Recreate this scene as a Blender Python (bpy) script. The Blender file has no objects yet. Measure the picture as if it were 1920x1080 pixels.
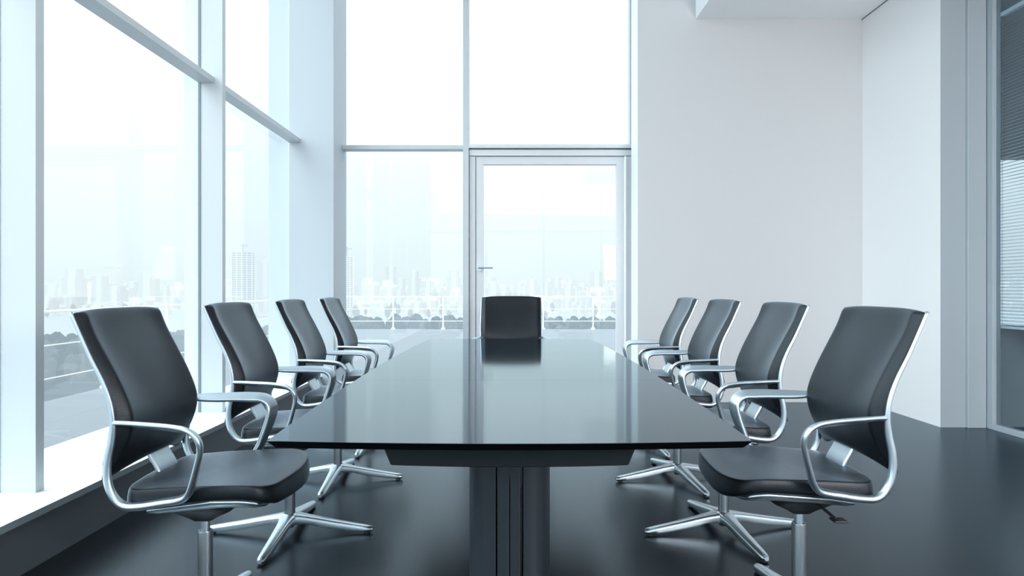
import bpy, bmesh, math, random
from mathutils import Vector, Matrix
random.seed(7)
C = bpy.context.scene.collection
PI = math.pi
CAM_H = 1.05
GLOW = 2.05

# ------------------------------------------------------------------ materials
def new_mat(name):
    m = bpy.data.materials.new(name); m.use_nodes = True
    nt = m.node_tree; nt.nodes.clear()
    out = nt.nodes.new('ShaderNodeOutputMaterial')
    return m, nt, out

def pbr(name, col, rough=0.5, metal=0.0, spec=0.5, bump=None, var=None, coat=0.0, emis=None, tint=None):
    m, nt, out = new_mat(name)
    b = nt.nodes.new('ShaderNodeBsdfPrincipled')
    b.inputs['Base Color'].default_value = (*col, 1)
    b.inputs['Roughness'].default_value = rough
    b.inputs['Metallic'].default_value = metal
    b.inputs['Specular IOR Level'].default_value = spec
    b.inputs['Coat Weight'].default_value = coat
    if tint: b.inputs['Specular Tint'].default_value = (*tint, 1)
    if emis:
        b.inputs['Emission Color'].default_value = (*emis[0], 1)
        b.inputs['Emission Strength'].default_value = emis[1]
    tc = nt.nodes.new('ShaderNodeTexCoord')
    if var:                                   # (scale, amount)
        n = nt.nodes.new('ShaderNodeTexNoise'); n.inputs['Scale'].default_value = var[0]
        n.inputs['Detail'].default_value = 4
        mx = nt.nodes.new('ShaderNodeMix'); mx.data_type = 'RGBA'
        mx.inputs[6].default_value = (*[c * (1 - var[1]) for c in col], 1)
        mx.inputs[7].default_value = (*[min(1, c * (1 + var[1])) for c in col], 1)
        nt.links.new(tc.outputs['Object'], n.inputs['Vector'])
        nt.links.new(n.outputs['Fac'], mx.inputs[0]); nt.links.new(mx.outputs[2], b.inputs['Base Color'])
    if bump:                                  # (kind, scale, strength, distance)
        if bump[0] == 'voronoi':
            t = nt.nodes.new('ShaderNodeTexVoronoi'); o = 'Distance'
        else:
            t = nt.nodes.new('ShaderNodeTexNoise'); o = 'Fac'; t.inputs['Detail'].default_value = 3
        t.inputs['Scale'].default_value = bump[1]
        bp = nt.nodes.new('ShaderNodeBump')
        bp.inputs['Strength'].default_value = bump[2]; bp.inputs['Distance'].default_value = bump[3]
        nt.links.new(tc.outputs['Object'], t.inputs['Vector'])
        nt.links.new(t.outputs[o], bp.inputs['Height']); nt.links.new(bp.outputs['Normal'], b.inputs['Normal'])
    nt.links.new(b.outputs[0], out.inputs[0])
    return m

def glass_mat(name, tint=(0.97, 0.985, 0.99), f0=0.04, mul=1.0):
    m, nt, out = new_mat(name)
    N = nt.nodes.new; L = nt.links.new
    tr = N('ShaderNodeBsdfTransparent'); tr.inputs[0].default_value = (*tint, 1)
    gl = N('ShaderNodeBsdfGlossy'); gl.inputs['Roughness'].default_value = 0.0
    gl.inputs['Color'].default_value = (mul, mul, mul, 1)
    ge = N('ShaderNodeNewGeometry')
    dt = N('ShaderNodeVectorMath'); dt.operation = 'DOT_PRODUCT'
    L(ge.outputs['Normal'], dt.inputs[0]); L(ge.outputs['Incoming'], dt.inputs[1])
    def math_(op, a, b_=None):
        n = N('ShaderNodeMath'); n.operation = op
        for i, v in enumerate((a, b_)):
            if v is None: continue
            if isinstance(v, (int, float)): n.inputs[i].default_value = v
            else: L(v, n.inputs[i])
        return n.outputs[0]
    c = math_('ABSOLUTE', dt.outputs['Value'])
    p = math_('POWER', math_('SUBTRACT', 1.0, c), 5.0)
    f = math_('ADD', math_('MULTIPLY', p, 1 - f0), f0)
    mx = N('ShaderNodeMixShader')
    L(f, mx.inputs[0]); L(tr.outputs[0], mx.inputs[1]); L(gl.outputs[0], mx.inputs[2]); L(mx.outputs[0], out.inputs[0])
    return m

def lacquer(name, col, gloss, rough, f0=0.05, bump=None):
    """dark body under a faintly blue-tinted glossy finish"""
    m, nt, out = new_mat(name)
    N = nt.nodes.new; L = nt.links.new
    d = N('ShaderNodeBsdfDiffuse'); d.inputs[0].default_value = (*col, 1)
    g = N('ShaderNodeBsdfGlossy'); g.inputs['Color'].default_value = (*gloss, 1); g.inputs['Roughness'].default_value = rough
    fr = N('ShaderNodeFresnel'); fr.inputs['IOR'].default_value = (1 + math.sqrt(f0)) / (1 - math.sqrt(f0))
    mx = N('ShaderNodeMixShader')
    if bump:
        tc = N('ShaderNodeTexCoord'); t = N('ShaderNodeTexNoise'); t.inputs['Detail'].default_value = 3
        t.inputs['Scale'].default_value = bump[0]
        bp = N('ShaderNodeBump'); bp.inputs['Strength'].default_value = bump[1]; bp.inputs['Distance'].default_value = bump[2]
        L(tc.outputs['Object'], t.inputs['Vector']); L(t.outputs['Fac'], bp.inputs['Height'])
        for n in (d, g, fr): L(bp.outputs['Normal'], n.inputs['Normal'])
    L(fr.outputs[0], mx.inputs[0]); L(d.outputs[0], mx.inputs[1]); L(g.outputs[0], mx.inputs[2]); L(mx.outputs[0], out.inputs[0])
    return m

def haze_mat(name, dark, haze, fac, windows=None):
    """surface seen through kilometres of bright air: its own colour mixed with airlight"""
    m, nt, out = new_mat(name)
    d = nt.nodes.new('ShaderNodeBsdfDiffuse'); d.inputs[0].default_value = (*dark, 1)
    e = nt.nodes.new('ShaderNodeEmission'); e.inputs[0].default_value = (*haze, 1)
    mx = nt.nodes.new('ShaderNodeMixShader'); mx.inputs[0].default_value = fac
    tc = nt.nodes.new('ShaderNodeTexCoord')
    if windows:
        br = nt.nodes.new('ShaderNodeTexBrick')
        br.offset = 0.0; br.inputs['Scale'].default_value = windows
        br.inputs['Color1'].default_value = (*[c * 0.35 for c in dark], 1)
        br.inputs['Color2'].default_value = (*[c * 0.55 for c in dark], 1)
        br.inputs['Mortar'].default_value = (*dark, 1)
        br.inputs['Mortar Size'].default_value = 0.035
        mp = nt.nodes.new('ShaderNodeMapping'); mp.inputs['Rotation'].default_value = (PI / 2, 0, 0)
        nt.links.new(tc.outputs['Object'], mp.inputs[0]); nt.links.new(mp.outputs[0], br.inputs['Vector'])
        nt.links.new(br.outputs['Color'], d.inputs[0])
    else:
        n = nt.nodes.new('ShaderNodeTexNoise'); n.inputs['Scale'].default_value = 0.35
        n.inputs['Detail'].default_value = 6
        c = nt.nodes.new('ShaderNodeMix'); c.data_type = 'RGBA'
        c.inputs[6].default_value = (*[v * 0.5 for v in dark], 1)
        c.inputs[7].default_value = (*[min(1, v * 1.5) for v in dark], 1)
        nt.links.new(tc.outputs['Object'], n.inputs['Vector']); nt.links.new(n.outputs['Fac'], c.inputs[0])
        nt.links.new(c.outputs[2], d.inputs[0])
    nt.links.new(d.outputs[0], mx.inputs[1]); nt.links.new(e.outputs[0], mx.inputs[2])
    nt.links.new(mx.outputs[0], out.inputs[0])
    return m

M = dict(
    leather=lacquer('black_leather', (0.0035, 0.005, 0.0065), (0.80, 0.89, 0.98), 0.37, f0=0.029, bump=(420, 0.35, 0.0016)),
    alu=pbr('satin_aluminium', (0.52, 0.60, 0.66), 0.36, metal=1.0),
    polished=pbr('polished_aluminium', (0.60, 0.68, 0.73), 0.30, metal=1.0),
    steel=pbr('grey_steel', (0.22, 0.245, 0.265), 0.32, metal=0.9),
    black=pbr('black_plastic', (0.010, 0.012, 0.014), 0.4),
    shell=pbr('dark_grey_shell', (0.05, 0.058, 0.065), 0.4, metal=0.4),
    table=lacquer('black_lacquer', (0.006, 0.008, 0.010), (0.84, 0.94, 1.0), 0.075, f0=0.07),
    edge=pbr('table_edge_black', (0.002, 0.002, 0.003), 0.5, spec=0.1),
    beam=pbr('table_beam_grey', (0.022, 0.029, 0.034), 0.4),
    ped=pbr('pedestal_dark_metal', (0.026, 0.033, 0.042), 0.36, metal=0.4),
    floor=lacquer('dark_floor', (0.0035, 0.0045, 0.0055), (0.72, 0.82, 0.90), 0.26, f0=0.023),
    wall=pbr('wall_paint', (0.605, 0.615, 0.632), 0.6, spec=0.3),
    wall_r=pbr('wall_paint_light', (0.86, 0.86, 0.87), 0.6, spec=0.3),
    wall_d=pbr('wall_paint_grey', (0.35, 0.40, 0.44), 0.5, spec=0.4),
    ceil=pbr('ceiling_paint', (0.92, 0.93, 0.95), 0.7),
    frame=pbr('pale_blue_frame', (0.53, 0.575, 0.605), 0.35, spec=0.4),
    dframe=pbr('door_frame_silver', (0.66, 0.68, 0.71), 0.35, spec=0.5),
    colm=pbr('column_paint', (0.46, 0.51, 0.55), 0.5),
    sill=pbr('white_sill', (0.86, 0.90, 0.91), 0.4),
    ledge=pbr('outer_ledge', (0.62, 0.68, 0.71), 0.6),
    bench=pbr('sill_panel_grey', (0.055, 0.067, 0.077), 0.45),
    board=pbr('sill_board_edge', (0.17, 0.20, 0.22), 0.4),
    gasket=pbr('gasket_grey', (0.16, 0.20, 0.23), 0.5),
    glass=glass_mat('window_glass', tint=(0.975, 0.985, 0.99), f0=0.04),
    pglass=glass_mat('partition_glass', tint=(0.88, 0.92, 0.94), f0=0.06),
    slat=pbr('blind_slat', (0.72, 0.77, 0.81), 0.35, metal=0.1),
    corr=pbr('corridor_wall', (0.32, 0.37, 0.41), 0.6),
    rail=pbr('railing_white_glow', (0.86, 0.90, 0.92), 0.35, emis=((0.9, 1, 1), 0.15)),  # slight self-glow added, brightness put into the material
)

def paving():
    m, nt, out = new_mat('terrace_paving')
    b = nt.nodes.new('ShaderNodeBsdfPrincipled'); b.inputs['Roughness'].default_value = 0.55
    tc = nt.nodes.new('ShaderNodeTexCoord'); br = nt.nodes.new('ShaderNodeTexBrick')
    br.offset = 0.0; br.inputs['Scale'].default_value = 1.0
    br.inputs['Brick Width'].default_value = 1.2; br.inputs['Row Height'].default_value = 1.2
    br.inputs['Color1'].default_value = (0.145, 0.158, 0.172, 1)
    br.inputs['Color2'].default_value = (0.153, 0.166, 0.181, 1)
    br.inputs['Mortar'].default_value = (0.115, 0.128, 0.14, 1)
    br.inputs['Mortar Size'].default_value = 0.006
    nt.links.new(tc.outputs['Object'], br.inputs['Vector']); nt.links.new(br.outputs['Color'], b.inputs['Base Color'])
    nt.links.new(b.outputs[0], out.inputs[0])
    return m
M['pave'] = paving()

# ------------------------------------------------------------------ mesh helpers
def obj(name, bm, mat, parent=None, smooth=False, bevel=0.0, subsurf=0, auto=None):
    me = bpy.data.meshes.new(name)
    bmesh.ops.recalc_face_normals(bm, faces=bm.faces)
    bm.to_mesh(me); bm.free()
    for m in (mat if isinstance(mat, (list, tuple)) else [mat]): me.materials.append(m)
    o = bpy.data.objects.new(name, me); C.objects.link(o)
    if parent: o.parent = parent
    if smooth:
        for p in me.polygons: p.use_smooth = True
    if auto is not None:
        bm2 = bmesh.new(); bm2.from_mesh(me)
        for e in bm2.edges:
            if len(e.link_faces) == 2 and e.calc_face_angle(0) > auto: e.smooth = False
        bm2.to_mesh(me); bm2.free()
    if bevel > 0:
        md = o.modifiers.new('bevel', 'BEVEL'); md.width = bevel; md.segments = 2; md.limit_method = 'ANGLE'
    if subsurf:
        md = o.modifiers.new('sub', 'SUBSURF'); md.levels = subsurf; md.render_levels = subsurf
    return o

def add_box(bm, x0, x1, y0, y1, z0, z1):
    v = [bm.verts.new(p) for p in ((x0,y0,z0),(x1,y0,z0),(x1,y1,z0),(x0,y1,z0),(x0,y0,z1),(x1,y0,z1),(x1,y1,z1),(x0,y1,z1))]
    for f in ((0,3,2,1),(4,5,6,7),(0,1,5,4),(1,2,6,5),(2,3,7,6),(3,0,4,7)): bm.faces.new([v[i] for i in f])

def box(name, x0, x1, y0, y1, z0, z1, mat, parent=None, bevel=0.0):
    bm = bmesh.new(); add_box(bm, x0, x1, y0, y1, z0, z1)
    return obj(name, bm, mat, parent, bevel=bevel)

def loft(bm, rings, close=True, caps=True, loop=False):
    R = [[bm.verts.new(p) for p in r] for r in rings]
    n = len(R[0]); k = len(R)
    for i in range(k if loop else k - 1):
        a, b = R[i], R[(i + 1) % k]
        for j in range(n if close else n - 1):
            bm.faces.new((a[j], a[(j + 1) % n], b[(j + 1) % n], b[j]))
    if caps and not loop:
        bm.faces.new(list(reversed(R[0]))); bm.faces.new(R[-1])

def add_cyl(bm, p0, p1, r0, r1=None, n=20):
    r1 = r0 if r1 is None else r1
    p0, p1 = Vector(p0), Vector(p1); d = (p1 - p0).normalized()
    a = d.orthogonal().normalized(); b = d.cross(a)
    loft(bm, [[p + (a * math.cos(t) + b * math.sin(t)) * r for t in [2 * PI * i / n for i in range(n)]]
              for p, r in ((p0, r0), (p1, r1))])

def add_lathe(bm, prof, n=32, cx=0, cy=0):
    loft(bm, [[(cx + r * math.cos(2 * PI * i / n), cy + r * math.sin(2 * PI * i / n), z) for i in range(n)] for r, z in prof])

def catmull(pts, sub):
    out = []
    n = len(pts)
    for i in range(n - 1):
        p0 = pts[max(i - 1, 0)]; p1 = pts[i]; p2 = pts[i + 1]; p3 = pts[min(i + 2, n - 1)]
        for s in range(sub):
            t = s / sub
            out.append([0.5 * (2 * b + (c - a) * t + (2 * a - 5 * b + 4 * c - d) * t * t + (3 * b - a - 3 * c + d) * t ** 3)
                        for a, b, c, d in zip(p0, p1, p2, p3)])
    out.append(list(pts[-1]))
    return out

def interp(tab, z):
    tab = sorted(tab)
    if z <= tab[0][0]: return tab[0][1]
    for (a, b), (c, d) in zip(tab, tab[1:]):
        if z <= c: 
            t = (z - a) / (c - a); return b + (d - b) * t
    return tab[-1][1]

def smooth_tab(tab):
    tab = sorted(tab)
    return [tuple(p) for p in catmull([list(t) for t in tab], 6)]

def tag(o, label=None, cat=None, group=None, kind=None):
    if label: o['label'] = label
    if cat: o['category'] = cat
    if group: o['group'] = group
    if kind: o['kind'] = kind
    return o

def struct(o, label=None, cat=None):
    o['kind'] = 'structure'
    if label: o['label'] = label
    if cat: o['category'] = cat
    return o

def empty(name, loc, rz=0):
    o = bpy.data.objects.new(name, None); C.objects.link(o)
    o.location = loc; o.rotation_euler = (0, 0, rz); o.empty_display_size = 0.1
    return o

def copy_tree(o, parent=None):
    c = o.copy(); C.objects.link(c)
    if parent: c.parent = parent
    for ch in list(o.children): copy_tree(ch, c)
    return c

# ------------------------------------------------------------------ room shell
GX, SX, PX = -2.066, -1.759, -1.789      # window plane, sill front, sill panel
GY = 6.79                                # end window plane
TOP = 5.0
Y0 = -3.2
struct(box('floor', PX - 0.02, 6.2, Y0, GY, -0.12, 0.0, M['floor']), 'dark polished floor of the meeting room', 'floor')
struct(box('ceiling', GX - 0.3, 1.72, Y0, GY, TOP, TOP + 0.2, M['ceil']), 'high white ceiling beside the windows', 'ceiling')
so = struct(box('ceiling_dropped', 1.72, 6.2, Y0, 6.285, 3.54, TOP + 0.2, M['ceil']), 'lower white ceiling section above the right side', 'ceiling')
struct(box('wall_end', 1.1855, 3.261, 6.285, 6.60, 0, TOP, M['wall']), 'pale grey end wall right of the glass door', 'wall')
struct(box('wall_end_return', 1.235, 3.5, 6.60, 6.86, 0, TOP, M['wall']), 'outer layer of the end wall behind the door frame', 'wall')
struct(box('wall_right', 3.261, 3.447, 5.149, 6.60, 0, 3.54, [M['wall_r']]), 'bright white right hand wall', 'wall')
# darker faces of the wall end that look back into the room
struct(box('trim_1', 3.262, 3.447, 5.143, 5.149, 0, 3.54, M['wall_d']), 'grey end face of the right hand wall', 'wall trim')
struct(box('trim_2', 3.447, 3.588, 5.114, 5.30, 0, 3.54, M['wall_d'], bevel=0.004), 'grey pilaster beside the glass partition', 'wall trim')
nw = struct(box('window_8', GX, 3.70, Y0 - 0.006, Y0, 0.0, TOP, M['glass']), 'tall window wall behind the viewer', 'window')
for k, xx in enumerate((-2.0, -0.6, 0.8, 2.2, 3.6)):
    box('fin', xx, xx + 0.06, Y0, Y0 + 0.12, 0, TOP, M['frame'], nw)
box('transom', GX, 3.70, Y0, Y0 + 0.09, 2.416, 2.455, M['frame'], nw)
struct(box('wall_corridor_near', 3.72, 6.2, Y0 - 0.15, Y0, 0, TOP, M['corr']), 'corridor wall behind the viewer', 'wall')
struct(box('wall_right_near', 3.588, 3.70, Y0, 3.25, 0, 3.54, M['wall_r']), 'right hand wall nearer than the glass partition', 'wall')
bm = bmesh.new(); add_box(bm, 3.588, 6.2, 5.16, 5.30, 0, 0.74); add_box(bm, 3.588, 6.2, 5.16, 5.30, 2.05, 3.54); add_box(bm, 3.588, 3.66, 5.16, 5.30, 0.74, 2.05)
struct(obj('wall_corridor_end', bm, M['corr']), 'grey wall of the side room behind the glass partition', 'wall')
w9 = struct(box('window_9', 3.66, 6.2, 5.22, 5.226, 0.74, 2.05, M['glass']), 'window of the side room seen through the blind', 'window')
box('window_frame', 3.66, 6.2, 5.18, 5.26, 0.74, 0.77, M['frame'], w9)
struct(box('wall_corridor_side', 6.0, 6.2, Y0, 5.16, 0, 3.54, M['corr']), 'dim corridor side wall', 'wall')

struct(box('trim_3', 1.181, 1.1855, 6.287, 6.60, 0, TOP, M['sill']), 'narrow reveal between the glass door and the end wall, daylight painted into its bright colour', 'wall trim')  # whiter sheet carries the window light falling on the reveal
struct(box('trim_4', 3.253, 3.261, 5.15, 6.285, 3.534, 3.54, M['gasket']), 'thin dark strip painted as the shadow gap between ceiling and right hand wall', 'ceiling trim')  # solid dark strip stands in for the shade in the joint

# long sill below the side windows
bm = bmesh.new(); add_box(bm, PX - 0.06, PX, Y0, GY, 0, 0.199)
struct(obj('baseboard_left', bm, M['bench']), 'dark grey panel below the window sill', 'panel')
bm = bmesh.new(); add_box(bm, GX, SX, Y0, GY, 0.199, 0.226)
for f in bm.faces: 
    c = f.calc_center_median()
    f.material_index = 1 if c.x > SX - 0.001 else 0
s = struct(obj('window_sill', bm, [M['sill'], M['board']]), 'bright white window sill running along the left side', 'sill')
struct(box('outer_ledge', -2.40, GX, Y0, 6.9, -0.1, 0.224, M['ledge']), 'pale ledge outside the side windows', 'ledge')

# side windows
fins = [4.523, 2.741, 0.959, -0.823, -2.605]
starts = [6.363] + fins
for i, yf in enumerate(fins):
    f = box('window_mullion', GX, -1.91, yf, yf + 0.05, 0.226, TOP, M['frame'], bevel=0.0015)
    struct(f, ['pale blue upright fin between the two far side windows',
               'wide pale upright fin at the left edge of the view'][i] if i < 2 else 'upright window fin nearer than the view', 'window mullion')
    box('outer_fin', -2.166, GX, yf + 0.006, yf + 0.044, 0.226, TOP, M['frame'], f)
    box('gasket', GX - 0.004, GX + 0.012, yf - 0.004, yf, 0.226, TOP, M['gasket'], f)
for i, (ya, yb) in enumerate(zip([4.573, 2.791, 1.009, -0.773, -2.555], [6.363, 4.523, 2.741, 0.959, -0.823])):
    w = box('window_%d' % (i + 1), GX - 0.006, GX + 0.0, ya, yb, 0.226, TOP, M['glass'])
    struct(w, 'side window pane, bay %s' % ['nearest the corner column', 'between the two fins', 'nearest the viewer', 'behind the viewer', 'last behind the viewer'][i], 'window')
    box('transom', GX + 0.0, -1.963, ya, yb, 2.416, 2.455, M['frame'], w, bevel=0.001)
# corner column
bm = bmesh.new(); add_box(bm, -2.066, -1.645, 6.363, GY + 0.07, 0, TOP); add_box(bm, -2.27, -2.066, 6.40, GY + 0.07, 0, TOP)
struct(obj('corner_column', bm, M['colm'], bevel=0.004), 'thick pale blue column in the corner between the windows', 'column')

# end windows and door
W = struct(box('window_6', -1.645, -0.43, GY, GY + 0.006, 0.05, TOP, M['glass']), 'tall end window between column and glass door', 'window')
box('transom', -1.645, -0.457, 6.66, GY, 2.416, 2.455, M['frame'], W, bevel=0.001)
box('bottom_rail', -1.645, -0.457, 6.72, GY + 0.04, 0.0, 0.05, M['dframe'], W)
W2 = struct(box('window_7', -0.40, 1.235, GY, GY + 0.006, 2.455, TOP, M['glass']), 'tall window pane above the glass door', 'window')
box('transom', -0.40, 1.203, 6.66, GY, 2.428, 2.462, M['dframe'], W2, bevel=0.001)
mu = struct(box('window_mullion', -0.457, -0.400, 6.66, GY + 0.04, 0, TOP, M['frame'], bevel=0.002), 'upright mullion left of the glass door', 'window mullion')
struct(box('window_mullion', 1.186, 1.235, 6.70, GY + 0.04, 2.46, TOP, M['frame']), 'upright jamb against the end wall above the door', 'window mullion')

door = empty('door_1', (0.4, 6.7, 0)); struct(door, 'tall glass door in a silver frame onto the terrace', 'door')
def dpart(name, x0, x1, z0, z1, y0, y1, mat, parent=door, bevel=0.0):
    o = box(name, x0 - 0.4, x1 - 0.4, y0 - 6.7, y1 - 6.7, z0, z1, mat, parent, bevel=bevel); return o
bm = bmesh.new()
add_box(bm, -0.795, -0.737, -0.01, 0.13, 0, 2.35); add_box(bm, 0.750, 0.803, -0.01, 0.13, 0, 2.35)
add_box(bm, -0.797, 0.803, -0.02, 0.13, 2.355, 2.414)
obj('door_frame', bm, M['dframe'], door, bevel=0.0015)
bm = bmesh.new(); add_box(bm, -0.797, 0.803, 0.02, 0.12, 2.414, 2.428); add_box(bm, -0.738, -0.732, 0.01, 0.10, 0, 2.35)
add_box(bm, -0.73, 0.73, 0.012, 0.10, 2.349, 2.356)
obj('seal', bm, M['gasket'], door)
leaf = dpart('door_leaf', 0.30, 0.31, 0.02, 0.03, 6.72, 6.73, M['dframe'])
bpy.data.objects.remove(leaf)
bm = bmesh.new()
add_box(bm, -0.731, -0.657, 0, 0.06, 0.01, 2.349); add_box(bm, 0.653, 0.728, 0, 0.06, 0.01, 2.349)
add_box(bm, -0.657, 0.653, 0, 0.06, 2.272, 2.349); add_box(bm, -0.657, 0.653, 0, 0.06, 0.01, 0.12)
leaf = obj('door_leaf', bm, M['dframe'], door, bevel=0.0015)
box('pane', -0.657, 0.653, 0.027, 0.033, 0.12, 2.272, M['glass'], leaf)
bm = bmesh.new(); add_cyl(bm, (0.739, -0.012, 0.02), (0.739, -0.012, 2.35), 0.010, n=12)
obj('hinge_rod', bm, M['rail'], door, smooth=True, auto=0.6)
bm = bmesh.new(); add_cyl(bm, (-0.697, 0.0, 1.255), (-0.697, -0.012, 1.255), 0.034, n=28)
hd = obj('handle', bm, M['polished'], leaf, smooth=True, auto=0.6)
bm = bmesh.new(); add_cyl(bm, (-0.697, -0.01, 1.255), (-0.697, -0.055, 1.255), 0.010, n=14); add_cyl(bm, (-0.707, -0.05, 1.255), (-0.565, -0.05, 1.255), 0.009, n=14)
o = obj('lever', bm, M['polished'], leaf, smooth=True, auto=0.6)

# glass partition on the right with its blind
part = empty('glass_partition', (3.588, 4.15, 0)); struct(part, 'framed glass partition on the right edge', 'partition')
bm = bmesh.new()
add_box(bm, 0, 0.06, 0.90, 0.9635, 0, 3.54); add_box(bm, 0, 0.06, -0.90, -0.84, 0, 3.54)
add_box(bm, 0, 0.06, -0.84, 0.90, 0, 0.042); add_box(bm, 0, 0.06, -0.84, 0.90, 3.50, 3.54)
obj('partition_frame', bm, M['wall_d'], part, bevel=0.003)
box('pane', 0.026, 0.032, -0.84, 0.90, 0.042, 3.50, M['pglass'], part)
blind = empty('venetian_blind', (3.666, 4.15, 3.10)); tag(blind, 'grey venetian blind hanging behind the glass partition', 'blind')
box('headrail', -0.018, 0.018, -0.80, 0.98, -0.03, 0.0, M['slat'], blind, bevel=0.002)
bm = bmesh.new()
z = -0.04
while z > -2.32:
    for s0, s1, dz0, dz1 in ((-0.0125, 0.0, -0.006, 0.0015), (0.0, 0.0125, 0.0015, 0.006)):
        v = [bm.verts.new(p) for p in ((s0, -0.80, z + dz0), (s1, -0.80, z + dz1), (s1, 0.98, z + dz1), (s0, 0.98, z + dz0))]
        bm.faces.new(v)
    z -= 0.0247
obj('slats', bm, M['slat'], blind)
box('bottom_rail', -0.013, 0.013, -0.80, 0.98, -2.345, -2.328, M['slat'], blind, bevel=0.002)
for yy in (0.93, -0.7):
    bm = bmesh.new()
    add_box(bm, -0.0145, -0.0135, yy - 0.002, yy + 0.002, -2.345, -0.03); add_box(bm, 0.0135, 0.0145, yy - 0.002, yy + 0.002, -2.345, -0.03)
    obj('ladder_cord', bm, M['slat'], blind)

# ------------------------------------------------------------------ chair
def side_frame(s):
    # x, z, lateral distance of the outer edge, band width, thickness, tilt
    P = [(-0.160,0.684,0.236,0.016,0.015,0.0), (-0.148,0.687,0.240,0.034,0.0145,0.15), (-0.110,0.689,0.251,0.045,0.014,0.30), (-0.063,0.689,0.264,0.050,0.014,0.34),
         (0.000,0.689,0.284,0.053,0.014,0.36), (0.043,0.687,0.295,0.054,0.014,0.37), (0.080,0.682,0.303,0.053,0.015,0.34),
         (0.108,0.667,0.306,0.053,0.015,0.36), (0.124,0.642,0.306,0.052,0.015,0.36), (0.126,0.615,0.302,0.050,0.015,0.34),
         (0.1165,0.578,0.296,0.048,0.015,0.30), (0.100,0.530,0.285,0.045,0.016,0.25), (0.085,0.494,0.275,0.040,0.017,0.2),
         (0.066,0.470,0.265,0.036,0.018,0.15), (0.035,0.457,0.258,0.034,0.019,0.1), (-0.008,0.449,0.252,0.032,0.020,0.05),
         (-0.071,0.438,0.247,0.030,0.021,0.0), (-0.118,0.436,0.243,0.027,0.022,0.0), (-0.150,0.453,0.240,0.024,0.022,0.0),
         (-0.172,0.488,0.239,0.021,0.022,0.0), (-0.181,0.530,0.238,0.019,0.022,0.0), (-0.178,0.579,0.238,0.017,0.021,0.0),
         (-0.167,0.630,0.238,0.016,0.020,0.0), (-0.160,0.680,0.239,0.012,0.016,0.0), (-0.167,0.735,0.239,0.010,0.014,0.0),
         (-0.186,0.790,0.238,0.009,0.012,0.0), (-0.217,0.852,0.237,0.009,0.011,0.0), (-0.242,0.908,0.236,0.009,0.010,0.0),
         (-0.275,0.981,0.234,0.009,0.010,0.0)]
    Q = catmull([list(p) for p in P], 5)
    rings = []
    n = len(Q)
    for i, (x, z, w, b, t, tilt) in enumerate(Q):
        a = Q[max(i - 1, 0)]; c = Q[min(i + 1, n - 1)]
        T = Vector((c[0] - a[0], 0, c[1] - a[1])).normalized()
        N = Vector((T.z, 0, -T.x))              # towards the inside of the loop (clockwise path)
        L = Vector((0, -1, 0))
        ca, sa = math.sqrt(1 - tilt * tilt), tilt
        D = L * ca + N * sa
        E = N * ca - L * sa
        P0 = Vector((x, w, z)) + N * (t / 2)
        r = min(t * 0.45, b * 0.45)
        ring = []
        for (u0, v0, a0) in ((b - r, t / 2 - r, 0), (r, t / 2 - r, 90), (r, -t / 2 + r, 180), (b - r, -t / 2 + r, 270)):
            for k in range(4):
                an = math.radians(a0 + 30 * k)
                p = P0 + D * (u0 + r * math.cos(an)) + E * (v0 + r * math.sin(an))
                ring.append((p.x, p.y * s, p.z))
        rings.append(ring)
    bm = bmesh.new(); loft(bm, rings)
    return bm

XF = smooth_tab([(0.995,-0.247), (0.93,-0.226), (0.866,-0.192), (0.79,-0.152), (0.725,-0.124), (0.682,-0.114), (0.63,-0.122), (0.585,-0.141), (0.55,-0.160), (0.515,-0.176)])
XR = smooth_tab([(0.995,-0.270), (0.90,-0.226), (0.81,-0.185), (0.731,-0.158), (0.689,-0.150), (0.663,-0.151), (0.623,-0.160), (0.579,-0.172), (0.53,-0.184), (0.51,-0.189)])

def back_cushion():
    zs = [0.515, 0.518, 0.527, 0.545, 0.57, 0.60, 0.63, 0.66, 0.69, 0.72, 0.75, 0.78, 0.81, 0.84, 0.87, 0.90, 0.93, 0.955, 0.972, 0.984, 0.990, 0.992]
    ends = {0: 0.30, 1: 0.65, 2: 0.92, 19: 0.90, 20: 0.60, 21: 0.25}
    half = [(0.0, 1.0), (0.05, 1.0), (0.10, 1.0), (0.15, 1.0), (0.182, 1.0), (0.196, 1.0), (0.201, 0.97), (0.208, 0.82), (0.218, 0.50), (0.228, 0.14), (0.230, 0.0)]
    rings = []
    for i, z in enumerate(zs):
        k = ends.get(i, 1.0)
        front = []; back = []
        for y, f in half:
            yy = y * (1 - (0.018 if i in (0, 21) else 0.008 if i in (1, 20) else 0.0))
            if y > 0.17 and i < 3: yy *= (0.975, 0.985, 0.995)[i]
            zz = z - (0.010 * (y / 0.228) ** 4 if i > 14 else 0) + (0.030 * max(0, 1 - (y / 0.20) ** 2.5) * max(0, 1 - (z - 0.515) / 0.12))
            xf, xr = interp(XF, zz), interp(XR, zz)
            T = xf - xr
            dip = (0.020 * min(1.0, max(0.0, (zz - 0.60) / 0.10)) - 0.032 * max(0.0, min(1.0, (0.63 - zz) / 0.06))) * max(0, 1 - (y / 0.196) ** 2)
            dip = min(dip, T * 0.55)
            fr = f * (T - dip)
            fr = T * 0.12 + (fr - T * 0.12) * k if y < 0.225 else fr * k
            front.append((xr + fr, yy, zz)); back.append((xr - 0.001, yy * 0.995, zz))
        ring = [(x, -y, zz) for x, y, zz in reversed(front[1:])] + front
        ring += list(reversed(back)) + [(x, -y, zz) for x, y, zz in back[1:]]
        rings.append(ring)
    bm = bmesh.new(); loft(bm, rings, caps=False)
    bm.verts.ensure_lookup_table(); n = len(rings[0]); h = n // 2
    for base in (0, (len(rings) - 1) * n):
        for j in range(h - 1):
            bm.faces.new([bm.verts[base + q] for q in (j, j + 1, n - 2 - j, n - 1 - j)])
    return bm

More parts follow.
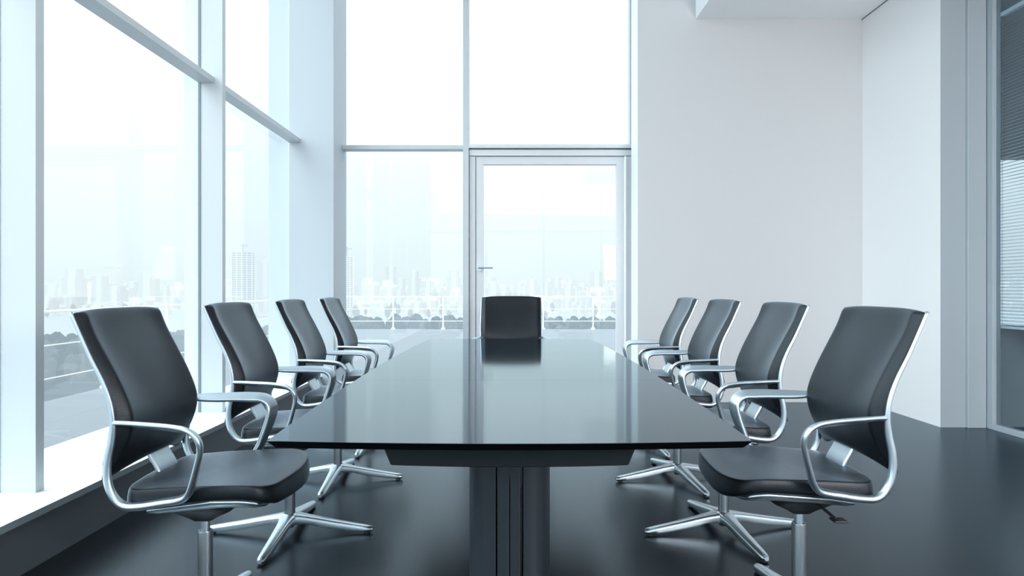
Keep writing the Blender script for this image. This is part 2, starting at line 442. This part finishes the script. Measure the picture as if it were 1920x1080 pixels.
def back_shell():
    rings = []
    for i in range(24):
        z = 0.56 + (0.980 - 0.56) * i / 23
        xr = interp(XR, z)
        rings.append([(xr - 0.001, -0.225, z), (xr - 0.001, 0.225, z), (xr - 0.011, 0.222, z), (xr - 0.013, 0.1, z), (xr - 0.013, -0.1, z), (xr - 0.011, -0.222, z)])
    bm = bmesh.new(); loft(bm, rings); return bm

A_, B_, CX_ = 0.200, 0.226, 0.058
def plan(th, n=11.0):
    c, s_ = math.cos(th), math.sin(th)
    x = CX_ + A_ * math.copysign(abs(c) ** (2 / n), c); y = B_ * math.copysign(abs(s_) ** (2 / n), s_)
    if x > CX_:
        x += 0.042 * (1 - (y / B_) ** 2) * ((x - CX_) / A_) ** 2
    else:
        y *= 1 - 0.06 * ((CX_ - x) / A_) ** 2
    return x, y
ZT = smooth_tab([(-0.15, 0.482), (-0.08, 0.488), (0.0, 0.496), (0.06, 0.501), (0.15, 0.502), (0.22, 0.500), (0.27, 0.489), (0.31, 0.468)])
ZB = smooth_tab([(-0.15, 0.436), (-0.08, 0.442), (0.0, 0.452), (0.06, 0.458), (0.15, 0.463), (0.25, 0.459), (0.31, 0.446)])
def zt(x, y):
    u = max(0, 1 - (y / B_) ** 2)
    return interp(ZT, x) - 0.010 * u * max(0, 1 - ((x - 0.08) / 0.15) ** 2) + 0.016 * u * math.exp(-((x + 0.13) / 0.05) ** 2)
def zb(x, y):
    return interp(ZB, x) - 0.042 * max(0, 1 - (y / B_) ** 2) ** 0.8
def seat_cushion():
    n = 64
    levels = [('t', 0.02), ('t', 0.25), ('t', 0.5), ('t', 0.75), ('t', 0.90), ('t', 0.955), ('t', 0.972), ('m', 0.984, 0.08), ('m', 0.997, 0.35), ('m', 1.0, 0.70), ('m', 0.99, 0.94), ('b', 0.965), ('b', 0.7), ('b', 0.35), ('b', 0.03)]
    rings = []
    for lv in levels:
        r = []
        for i in range(n):
            x, y = plan(2 * PI * i / n + 0.001)
            k = lv[1]; xx, yy = CX_ + (x - CX_) * k, y * k
            if lv[0] == 't': z = zt(xx, yy)
            elif lv[0] == 'b': z = zb(xx, yy)
            else: z = zt(xx, yy) * (1 - lv[2]) + zb(xx, yy) * lv[2]
            r.append((xx, yy, z))
        rings.append(r)
    bm = bmesh.new(); loft(bm, rings); return bm
def seat_pan():
    n = 64; rings = []
    for k, dz in ((0.90, 0.004), (0.955, 0.002), (0.985, -0.001), (0.99, -0.006), (0.975, -0.011), (0.85, -0.016), (0.6, -0.020), (0.3, -0.022), (0.02, -0.022)):
        r = []
        for i in range(n):
            x, y = plan(2 * PI * i / n + 0.001)
            x = min(max(x, -0.085), 0.245); y *= 1 - 0.14 * max(0, (0.06 - x) / 0.15)
            xx, yy = CX_ + (x - CX_) * k, y * k
            r.append((xx, yy, zb(xx, yy) + dz))
        rings.append(r)
    bm = bmesh.new(); loft(bm, rings); return bm
def strap():
    P = catmull([[-0.166, 0.64], [-0.162, 0.600], [-0.156, 0.572], [-0.148, 0.550], [-0.138, 0.531], [-0.128, 0.515], [-0.120, 0.500], [-0.112, 0.480], [-0.09, 0.45], [-0.04, 0.43]], 4)
    rings = []
    for i, (x, z) in enumerate(P):
        a = P[max(i - 1, 0)]; c = P[min(i + 1, len(P) - 1)]
        T = Vector((c[0] - a[0], 0, c[1] - a[1])).normalized(); N = Vector((T.z, 0, -T.x)) * -1
        h = 0.058
        r = []
        for (u, v) in ((-h, 0.002), (-h + 0.004, 0.006), (h - 0.004, 0.006), (h, 0.002), (h, -0.002), (h - 0.004, -0.006), (-h + 0.004, -0.006), (-h, -0.002)):
            r.append((x + N.x * v, u, z + N.z * v))
        rings.append(r)
    bm = bmesh.new(); loft(bm, rings); return bm
def leg_bm(ang):
    st = [(0.010,0.036,0.083,0.044), (0.035,0.035,0.081,0.043), (0.055,0.031,0.078,0.044), (0.085,0.027,0.073,0.043), (0.13,0.0245,0.065,0.032), (0.19,0.0225,0.054,0.022),
          (0.25,0.0205,0.044,0.014), (0.30,0.019,0.036,0.009), (0.335,0.0175,0.030,0.007), (0.350,0.0145,0.0275,0.007), (0.357,0.008,0.024,0.010)]
    rings = []
    for r, w, t, b in st:
        e = min(0.007, (t - b) * 0.35, w * 0.6)
        sec = [(-w, t - e * 1.4), (-w + e * .4, t - e * .5), (-w + e, t), (0, t + 0.002), (w - e, t), (w - e * .4, t - e * .5), (w, t - e * 1.4), (w * 0.86, b + 0.001), (w * 0.78, b), (-w * 0.78, b), (-w * 0.86, b + 0.001)]
        rings.append([(r * math.cos(ang) - y * math.sin(ang), r * math.sin(ang) + y * math.cos(ang), z) for y, z in sec])
    bm = bmesh.new(); loft(bm, rings); return bm

def make_chair(name, base_rot=0.0, loc=(0, 0, 0), rz=0.0):
    root = empty(name, loc, rz)
    obj('seat', seat_cushion(), M['leather'], root, smooth=True, subsurf=1)
    obj('seat_pan', seat_pan(), M['alu'], root, smooth=True)
    br = obj('backrest', back_cushion(), M['leather'], root, smooth=True, subsurf=1)
    obj('back_shell', back_shell(), M['shell'], br, smooth=True, auto=0.8)
    for s in (1, -1): obj('armrest_frame', side_frame(s), M['alu'], root, smooth=True)
    obj('back_strap', strap(), M['alu'], root, smooth=True, auto=0.7)
    bm = bmesh.new()
    loft(bm, [[(x * kx + ox, y * ky, z) for x, y in ((1, -.7), (1, .7), (.7, 1), (-.7, 1), (-1, .7), (-1, -.7), (-.7, -1), (.7, -1))]
              for kx, ky, ox, z in ((0.028, 0.028, 0, 0.336), (0.050, 0.040, 0, 0.350), (0.095, 0.062, 0.0, 0.372), (0.12, 0.075, 0.0, 0.392), (0.11, 0.08, 0, 0.408))])
    mech = obj('tilt_mechanism', bm, M['black'], root, smooth=True, auto=0.7)
    bm = bmesh.new()
    add_cyl(bm, (-0.02, 0.06, 0.388), (-0.045, 0.150, 0.362), 0.005, n=10)
    add_box(bm, -0.070, -0.030, 0.135, 0.175, 0.357, 0.363)
    obj('height_lever', bm, M['black'], mech, bevel=0.0015)
    bm = bmesh.new(); add_lathe(bm, [(0.0205, 0.070), (0.0222, 0.072), (0.0222, 0.296), (0.0208, 0.301), (0.0165, 0.301), (0.016, 0.296)])
    col = obj('gas_column', bm, M['steel'], root, smooth=True, auto=0.5)
    bm = bmesh.new(); add_lathe(bm, [(0.0142, 0.28), (0.0142, 0.345)])
    obj('piston', bm, M['alu'], col, smooth=True, auto=0.5)
    bm = bmesh.new(); add_lathe(bm, [(0.018, 0.026), (0.020, 0.030), (0.020, 0.046), (0.034, 0.050), (0.039, 0.066), (0.037, 0.078), (0.030, 0.0845), (0.025, 0.086), (0.0235, 0.083), (0.0235, 0.070)])
    hub = obj('base_hub', bm, M['polished'], root, smooth=True, auto=0.6)
    for k in range(4):
        a = base_rot + k * PI / 2
        lg = obj('leg', leg_bm(a), M['polished'], root, smooth=True, auto=0.75)
        bm = bmesh.new(); add_cyl(bm, (0.332 * math.cos(a), 0.332 * math.sin(a), 0.0), (0.332 * math.cos(a), 0.332 * math.sin(a), 0.009), 0.013, 0.012, n=16)
        obj('glide', bm, M['black'], lg, smooth=True, auto=0.6)
    return root

GRP = 'black leather swivel chairs around the meeting table'
def set_chair(o, loc, rz, label):
    o.location = loc; o.rotation_euler = (0, 0, rz)
    tag(o, label, 'office chair', GRP)
R = math.radians
c0 = make_chair('office_chair')
set_chair(c0, (-0.945, 2.112, 0), R(0), 'black leather office chair nearest the viewer on the window side of the table')
c1 = make_chair('office_chair', base_rot=R(9))
spots0 = [((-0.945, 2.925), 0, 'black leather office chair second from the viewer on the window side'),
          ((-0.945, 3.742), 0, 'black leather office chair third from the viewer on the window side'),
          ((-0.945, 4.557), 0, 'black leather office chair farthest away on the window side, by the corner column')]
for (x, y), r, lb in spots0:
    set_chair(copy_tree(c0), (x, y, 0), R(r), lb)
set_chair(c1, (0.927, 2.948, 0), R(180), 'black leather office chair second from the viewer on the wall side')
spots1 = [((0.927, 2.179), 181, 'black leather office chair nearest the viewer on the wall side, armrest loop bottom right'),
          ((0.927, 3.758), 182, 'black leather office chair third from the viewer on the wall side'),
          ((0.927, 4.545), 180, 'black leather office chair farthest away on the wall side, next to the door')]
for i, ((x, y), r, lb) in enumerate(spots1):
    set_chair(copy_tree(c1 if i else c0), (x, y, 0), R(r), lb)
set_chair(copy_tree(c0), (0.012, 5.035, 0), R(-90), 'black leather office chair at the far head of the table, facing the viewer')

# ------------------------------------------------------------------ table
TZ = 0.72
tab = empty('meeting_table', (0, 2.96, 0)); tag(tab, 'long black lacquered boat shaped meeting table with glossy top', 'table')
YA, YB = 1.473, 4.447
YM = (YA + YB) / 2
def hw(y): return 0.560 - 0.033 * ((y - YM) / ((YB - YA) / 2)) ** 2
def end_off(x): return 0.027 * (1 - (x / 0.527) ** 2)
def top_outline(y0, y1, inset, ea, eb):
    pts = []
    n = 14
    for i in range(n + 1):                       # near edge, left to right
        h = hw(y0) - inset; x = -h + 2 * h * i / n
        pts.append((x, y0 - (end_off(x) if ea else 0) + (inset if ea else 0)))
    for i in range(1, n):
        y = y0 + (y1 - y0) * i / n; pts.append((hw(y) - inset, y))
    for i in range(n + 1):
        h = hw(y1) - inset; x = h - 2 * h * i / n
        pts.append((x, y1 + (end_off(x) if eb else 0) - (inset if eb else 0)))
    for i in range(1, n):
        y = y1 + (y0 - y1) * i / n; pts.append((-hw(y) + inset, y))
    return pts
cuts = [YA, 2.446, 3.446, YB]
for i in range(3):
    y0 = cuts[i] + (0.0006 if i else 0); y1 = cuts[i + 1] - (0.0006 if i < 2 else 0)
    bm = bmesh.new()
    rings = []
    for inset, z in ((0.016, TZ - 0.018), (0.001, TZ - 0.002), (0.0, TZ - 0.0008), (0.0012, TZ)):
        rings.append([(x, y - 2.96, z) for x, y in top_outline(y0, y1, inset, i == 0, i == 2)])
    loft(bm, rings)
    for f in bm.faces:
        f.material_index = 0 if f.normal.z > 0.9 or f.calc_center_median().z > TZ - 0.001 else 1
    obj('tabletop', bm, [M['table'], M['edge']], tab)
# tapered beam under the top
bm = bmesh.new()
rings = []
for z, h, ya, yb in ((0.702, 0.335, 1.70, 4.22), (0.700, 0.334, 1.70, 4.22), (0.601, 0.304, 1.735, 4.185), (0.598, 0.300, 1.74, 4.18)):
    r = []
    for i in range(13):
        x = -h + 2 * h * i / 12; r.append((x, ya - 0.02 * (1 - (x / h) ** 2) - 2.96, z))
    for i in range(13):
        x = h - 2 * h * i / 12; r.append((x, yb + 0.02 * (1 - (x / h) ** 2) - 2.96, z))
    rings.append(r)
loft(bm, rings); obj('under_beam', bm, M['beam'], tab)
def half_shell(side, cy):
    rings = []
    for z in (0.0, 0.601):
        r = []
        for i in range(13):
            a = -PI / 2 + PI * i / 12
            r.append((side * (0.042 + 0.088 * max(0, math.cos(a)) ** 0.7), cy + 0.13 * math.sin(a), z))
        rings.append(r)
    bm = bmesh.new(); loft(bm, rings); return bm
for cy in (2.20 - 2.96, 3.72 - 2.96):
    ped = obj('pedestal', half_shell(-1, cy), M['ped'], tab, smooth=True, auto=0.5)
    obj('side_shell', half_shell(1, cy), M['ped'], ped, smooth=True, auto=0.5)
    for xa, xb in ((-0.037, -0.0015), (0.0015, 0.033)):
        box('front_strip', xa, xb, cy - 0.137, cy + 0.137, 0.0, 0.601, M['ped'], ped, bevel=0.003)

# ------------------------------------------------------------------ terrace and railing
TX, TY = -4.314, 17.6
bm = bmesh.new(); add_box(bm, TX, -2.40, Y0 - 4, TY, -0.3, 0.0); add_box(bm, -2.40, 6, Y0 - 4, Y0 - 0.02, -0.3, 0.0); add_box(bm, -2.40, 9, 6.86, TY, -0.3, 0.0)
struct(obj('terrace_ground', bm, M['pave']), 'pale paved terrace outside the windows', 'terrace')
def railing(name, origin, along, n0, n1, label):
    r = empty(name, (origin[0], origin[1], 0)); tag(r, label, 'railing')
    ax = Vector((1, 0, 0)) if along == 'x' else Vector((0, -1, 0))
    L = (n1 - n0) * 1.29
    a = ax * (n0 * 1.29); b = ax * (n1 * 1.29)
    bm = bmesh.new(); add_cyl(bm, a + Vector((0, 0, 0.835)), b + Vector((0, 0, 0.835)), 0.014, n=12)
    obj('top_rail', bm, M['rail'], r, smooth=True, auto=0.6)
    for z in (0.52, 0.21):
        bm = bmesh.new(); add_cyl(bm, a + Vector((0, 0, z)), b + Vector((0, 0, z)), 0.0055, n=8)
        obj('lower_rail', bm, M['rail'], r, smooth=True, auto=0.6)
    for k in range(n0, n1 + 1):
        p = ax * (k * 1.29); bm = bmesh.new()
        add_lathe(bm, [(0.055, 0), (0.055, 0.012), (0.022, 0.05), (0.016, 0.12), (0.016, 0.82)], n=14, cx=p.x, cy=p.y)
        obj('post', bm, M['rail'], r, smooth=True, auto=0.6)
railing('terrace_railing', (TX + 0.02, TY - 0.05), 'x', 0, 8, 'white terrace railing running across beyond the end windows')
railing('terrace_railing', (TX + 0.02, TY - 0.05), 'y', 1, 14, 'white terrace railing running alongside the left windows')

# ------------------------------------------------------------------ city, trees
GZ = -26.0
HZ = (0.86, 0.97, 1.0)
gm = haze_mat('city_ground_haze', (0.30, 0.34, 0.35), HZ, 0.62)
bm = bmesh.new(); add_box(bm, -5000, 5000, 60, 6000, GZ - 1, GZ - 0.05); add_box(bm, -5000, -40, -2000, 60, GZ - 1, GZ - 0.05)
struct(obj('city_ground', bm, gm), 'hazy pale ground of the distant city', 'ground')

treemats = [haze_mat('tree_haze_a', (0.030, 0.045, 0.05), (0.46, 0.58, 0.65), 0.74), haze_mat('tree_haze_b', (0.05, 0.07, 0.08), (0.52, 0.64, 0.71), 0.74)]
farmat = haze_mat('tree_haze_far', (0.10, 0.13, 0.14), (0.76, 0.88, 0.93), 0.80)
def tree_mesh(seed, mat):
    rnd = random.Random(seed)
    bm = bmesh.new()
    add_cyl(bm, (0, 0, 0), (0, 0, 0.5), 0.035, 0.02, n=7)
    for k in range(7):
        a = rnd.random() * 6.28; rr = rnd.random() * 0.22; s = 0.20 + rnd.random() * 0.14
        c = Vector((rr * math.cos(a), rr * math.sin(a), 0.34 + rnd.random() * 0.36))
        g = bmesh.ops.create_icosphere(bm, subdivisions=2, radius=s)
        for v in g['verts']:
            v.co = v.co * (1 + rnd.uniform(-0.13, 0.13)) + c
    me = bpy.data.meshes.new('tree'); bm.to_mesh(me); bm.free(); me.materials.append(mat); return me
tm = [tree_mesh(i, treemats[i % 2]) for i in range(5)]
tf = [tree_mesh(20 + i, farmat) for i in range(3)]
def polar(px, d):        # bearing measured as run over depth
    return px * d, d
PLACED = []
def free(x, y, r):
    for a, b_, c in PLACED:
        if (a - x) ** 2 + (b_ - y) ** 2 < (c + r) ** 2: return False
    PLACED.append((x, y, r)); return True
def add_tree(x, y, h, me, label, grp, wd=0.5):
    if not free(x, y, h * wd * 0.47): return
    o = bpy.data.objects.new('tree', me); C.objects.link(o)
    o.location = (x, y, GZ); o.scale = (h * wd, h * wd, h)
    o.rotation_euler = (0, 0, random.random() * 6.28); tag(o, label, 'tree', grp)
NEARL = 'dark grey tree in the tree belt right beyond the terrace edge'
for row in range(9):
    t = -0.75 + (row % 2) * (0.0135 if row < 0 else 0.0145)
    while t < 0.18:
        left = t < -0.4
        if (left or row < 5) and (-0.75 < t < -0.475 or -0.45 < t < -0.32 or -0.255 < t < -0.05 or 0.03 < t < 0.17):
            d = (262 if left else 352) - row * 8.6
            x, y = polar(t, d)
            drop = 50 if t > -0.3 else (62 if t > -0.46 else 80)
            h = (26 + CAM_H) - drop / 1275 * d + random.uniform(-1.8, 1.6) - row * 0.7
            add_tree(x, y, max(h, 6), random.choice(tm), NEARL, 'trees of the dark belt beyond the terrace', wd=0.62)
        t += 0.0262 if not left else 0.035
bm = bmesh.new(); add_box(bm, -118, 75, 280, 372, GZ - 0.5, GZ); add_box(bm, -225, -92, 150, 279, GZ - 0.5, GZ)
struct(obj('park_ground', bm, treemats[0]), 'dark hazy ground under the belt of trees', 'ground')

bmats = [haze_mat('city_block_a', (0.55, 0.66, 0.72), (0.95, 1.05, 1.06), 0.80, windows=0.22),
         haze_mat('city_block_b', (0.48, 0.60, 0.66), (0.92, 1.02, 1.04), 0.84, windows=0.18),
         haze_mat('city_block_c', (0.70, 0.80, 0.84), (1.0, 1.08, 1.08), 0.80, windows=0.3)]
def block_mesh(kind, mat):
    bm = bmesh.new()
    if kind == 0:      # slab with roof plant
        add_box(bm, -.5, .5, -.5, .5, 0, .93); add_box(bm, -.52, .52, -.52, .52, .93, .95); add_box(bm, -.2, .15, -.3, .3, .95, 1.0)
    elif kind == 1:    # stepped tower
        add_box(bm, -.5, .5, -.5, .5, 0, .72); add_box(bm, -.36, .36, -.4, .4, .72, .93); add_box(bm, -.15, .15, -.15, .15, .93, 1.0)
    elif kind == 2:    # twin slab
        add_box(bm, -.5, -.05, -.5, .5, 0, 1.0); add_box(bm, -.05, .5, -.35, .5, 0, .82); add_box(bm, .1, .3, -.1, .1, .82, .88)
    else:              # long low block with set-back floor
        add_box(bm, -.5, .5, -.5, .5, 0, .8); add_box(bm, -.42, .42, -.4, .4, .8, 1.0)
    me = bpy.data.meshes.new('city_block'); bm.to_mesh(me); bm.free(); me.materials.append(mat); return me
blocks = [block_mesh(k, bmats[(k + j) % 3]) for k in range(4) for j in range(3)]
def add_block(t, d, w, top_px, me, label, grp=None, name='apartment_building', dep=None):
    x, y = polar(t, d)
    dd = dep or w * 0.7
    rr = 0.5 * math.hypot(w, dd) * 1.05
    if grp:
        if not free(x, y, rr): return
    else: PLACED.append((x, y, rr))
    o = bpy.data.objects.new(name, me); C.objects.link(o)
    o.location = (x, y, GZ); o.scale = (w, dd, (-GZ + CAM_H) + top_px / 1275 * d)
    o.rotation_euler = (0, 0, random.uniform(-0.3, 0.3)); tag(o, label, 'building', grp)
    return o
# taller single towers
for t, d, w, tp, k, lb in [(-0.640, 900, 24, 42, 1, 'tall slim pale tower left of its neighbours beyond the near side window'),
                           (-0.602, 950, 18, 26, 0, 'pale twin slab tower right of the slim tower, beyond the near side window'),
                           (-0.530, 1000, 24, 32, 2, 'broad pale tower right of the twin slab, beyond the near side window'),
                           (-0.356, 690, 15, 56, 0, 'tall pale tower touching the tower under construction'),
                           (-0.175, 1400, 22, 44, 0, 'pale slab tower rising over the skyline through the end window'),
                           (-0.140, 1400, 20, 36, 1, 'stepped pale tower over the skyline through the end window'),
                           (-0.082, 1300, 26, 38, 1, 'stepped pale tower just left of the door, over the skyline'),
                           (0.068, 1500, 22, 22, 0, 'pale slab tower over the chair back through the glass door'),
                           (0.090, 1540, 22, 22, 2, 'second pale slab tower through the glass door'),
                           (0.126, 1500, 26, 33, 0, 'tallest pale tower seen through the glass door'),
                           (-0.328, 800, 34, 18, 3, 'long low office block beside the corner column through the side window')]:
    add_block(t, d, w, tp, block_mesh(k, bmats[1 if k in (1, 0) else 0]), lb, name='tower_block')
# tower under construction
def tower(name, t, d, w, tp, label, floors, crane):
    x, y = polar(t, d); PLACED.append((x, y, w * 0.8)); H = (-GZ + CAM_H) + tp / 1275 * d
    r = empty(name, (x, y, GZ), 0.25); tag(r, label, 'tower')
    fm = haze_mat('tower_floor_haze', (0.22, 0.30, 0.34), (0.80, 0.92, 0.96), 0.70)
    lm = haze_mat('tower_slab_haze', (0.8, 0.85, 0.88), (0.95, 1, 1), 0.75)
    bm = bmesh.new(); add_box(bm, -w / 2, w / 2, -w / 2, w / 2, 0, H); obj('core', bm, fm, r)
    bm = bmesh.new()
    for k in range(floors):
        z = H * (k + 1) / floors; add_box(bm, -w / 2 - .5, w / 2 + .5, -w / 2 - .5, w / 2 + .5, z - 0.6, z)
    for k in range(5):
        xx = -w / 2 + w * k / 4; add_box(bm, xx - .4, xx + .4, -w / 2 - .6, -w / 2 - .1, 0, H)
    obj('floor_slabs', bm, lm, r)
    if crane:
        bm = bmesh.new(); add_box(bm, -.5, .5, -.5, .5, H, H + 8); add_box(bm, -2.5, 4.5, -.4, .4, H + 6, H + 6.8); obj('crane', bm, fm, r)
tower('tower_block', -0.392, 640, 18, 68, 'unfinished high rise tower with crane beyond the far side window', 30, True)
tower('tower_block', -0.2395, 560, 10, 60, 'slim high rise tower with floor slabs beside the corner column', 34, True)

GB = 'hazy city blocks on the skyline'
zones = [(-0.745, -0.48), (-0.45, -0.325), (-0.25, -0.06), (-0.05, 0.16), (0.70, 0.765)]
for a, b in zones:
    n = int((b - a) * 330)
    for k in range(n):
        t = a + (b - a) * (k + random.random()) / n
        d = random.uniform(900, 3000)
        add_block(t, d, random.uniform(12, 34) * d / 1275, random.choice([random.uniform(-6, 6), random.uniform(0, 12), random.uniform(8, 22)]), random.choice(blocks),
                  'small hazy white city block on the far skyline', GB)
    for k in range(n // 2):
        t = random.uniform(a, b); d = random.uniform(620, 900)
        add_block(t, d, random.uniform(14, 36) * d / 1275, random.uniform(-36, -12), random.choice(blocks), 'low pale building in the hazy city below the skyline', 'low pale buildings below the skyline')
t = -0.75
for k in range(70):
    t = random.choice([random.uniform(-0.74, -0.48), random.uniform(-0.45, -0.32), random.uniform(-0.255, -0.05), random.uniform(0.03, 0.17)])
    d = random.uniform(480, 1100); x, y = polar(t, d)
    add_tree(x, y, random.uniform(9, 15), random.choice(tf), 'pale hazy tree scattered among the distant city blocks', 'pale trees among the distant city')

# ------------------------------------------------------------------ light
w = bpy.data.worlds.new('sky'); bpy.context.scene.world = w; w.use_nodes = True
nt = w.node_tree; nt.nodes.clear()
out = nt.nodes.new('ShaderNodeOutputWorld'); bg = nt.nodes.new('ShaderNodeBackground')
tc = nt.nodes.new('ShaderNodeTexCoord'); sx = nt.nodes.new('ShaderNodeSeparateXYZ')
rp = nt.nodes.new('ShaderNodeValToRGB')
SKY = [(0.0, (0.86, 0.98, 1.0)), (0.06, (0.92, 1.05, 1.07)), (0.16, (1.02, 1.18, 1.21)), (0.40, (1.40, 1.58, 1.66)), (1.0, (2.7, 3.15, 3.4))]
rp.color_ramp.elements[0].color = (*SKY[0][1], 1)
rp.color_ramp.elements[1].color = (*SKY[-1][1], 1)
for p_, c_ in SKY[1:-1]:
    e = rp.color_ramp.elements.new(p_); e.color = (*c_, 1)
# unseen broad glow added to the sky behind and left, brightening the room
gd = nt.nodes.new('ShaderNodeVectorMath'); gd.operation = 'DOT_PRODUCT'
gd.inputs[1].default_value = Vector((-0.80, -0.45, 0.45)).normalized()
gr = nt.nodes.new('ShaderNodeMapRange'); gr.interpolation_type = 'SMOOTHSTEP'
gr.inputs['From Min'].default_value = 0.30; gr.inputs['From Max'].default_value = 1.0
gr.inputs['To Min'].default_value = 0.0; gr.inputs['To Max'].default_value = GLOW
nz = nt.nodes.new('ShaderNodeTexNoise'); nz.inputs['Scale'].default_value = 2.2; nz.inputs['Detail'].default_value = 4
mr = nt.nodes.new('ShaderNodeMapRange'); mr.inputs['To Min'].default_value = 0.95; mr.inputs['To Max'].default_value = 1.06
mm = nt.nodes.new('ShaderNodeMath'); mm.operation = 'MULTIPLY'
nt.links.new(tc.outputs['Generated'], sx.inputs[0]); nt.links.new(sx.outputs['Z'], rp.inputs[0])
nt.links.new(tc.outputs['Generated'], nz.inputs['Vector']); nt.links.new(nz.outputs['Fac'], mr.inputs['Value'])
mm.operation = 'MULTIPLY_ADD'; mm.inputs[1].default_value = 1.0
nt.links.new(tc.outputs['Generated'], gd.inputs[0]); nt.links.new(gd.outputs['Value'], gr.inputs['Value'])
nt.links.new(gr.outputs[0], mm.inputs[2])
nt.links.new(mr.outputs[0], mm.inputs[0]); nt.links.new(mm.outputs[0], bg.inputs['Strength'])
nt.links.new(rp.outputs[0], bg.inputs[0]); nt.links.new(bg.outputs[0], out.inputs[0])

def area(name, loc, target, size, power, col):
    l = bpy.data.lights.new(name, 'AREA'); l.shape = 'RECTANGLE'; l.size, l.size_y = size; l.energy = power; l.color = col
    o = bpy.data.objects.new(name, l); C.objects.link(o); o.location = loc
    o.rotation_euler = (Vector(target) - Vector(loc)).to_track_quat('-Z', 'Y').to_euler()
    return o
# unseen warm fill lights added behind the viewer to brighten end wall and ceiling
area('wall_fill_light', (0.8, -2.6, 3.6), (2.2, 6.3, 2.6), (5.0, 1.6), 30, (1.0, 0.94, 0.91))
area('ceiling_fill_light', (2.7, -0.9, 1.6), (2.6, 3.4, 3.6), (1.4, 0.8), 150, (1.0, 0.93, 0.90))

sc = bpy.context.scene
sc.view_settings.view_transform = 'Standard'; sc.view_settings.look = 'None'
sc.view_settings.exposure = 0.0
sc.cycles.max_bounces = 14; sc.cycles.diffuse_bounces = 6; sc.cycles.glossy_bounces = 6; sc.cycles.transparent_max_bounces = 24
sc.cycles.sample_clamp_indirect = 6

cam = bpy.data.cameras.new('camera'); co = bpy.data.objects.new('camera', cam); C.objects.link(co)
co.location = (0, 0, CAM_H); co.rotation_euler = (PI / 2, 0, 0)
cam.sensor_width = 36; cam.lens = 1275 / 1920 * 36
cam.shift_x = 4.5 / 1920; cam.shift_y = 1 / 1920
cam.clip_end = 8000; cam.clip_start = 0.05
sc.camera = co
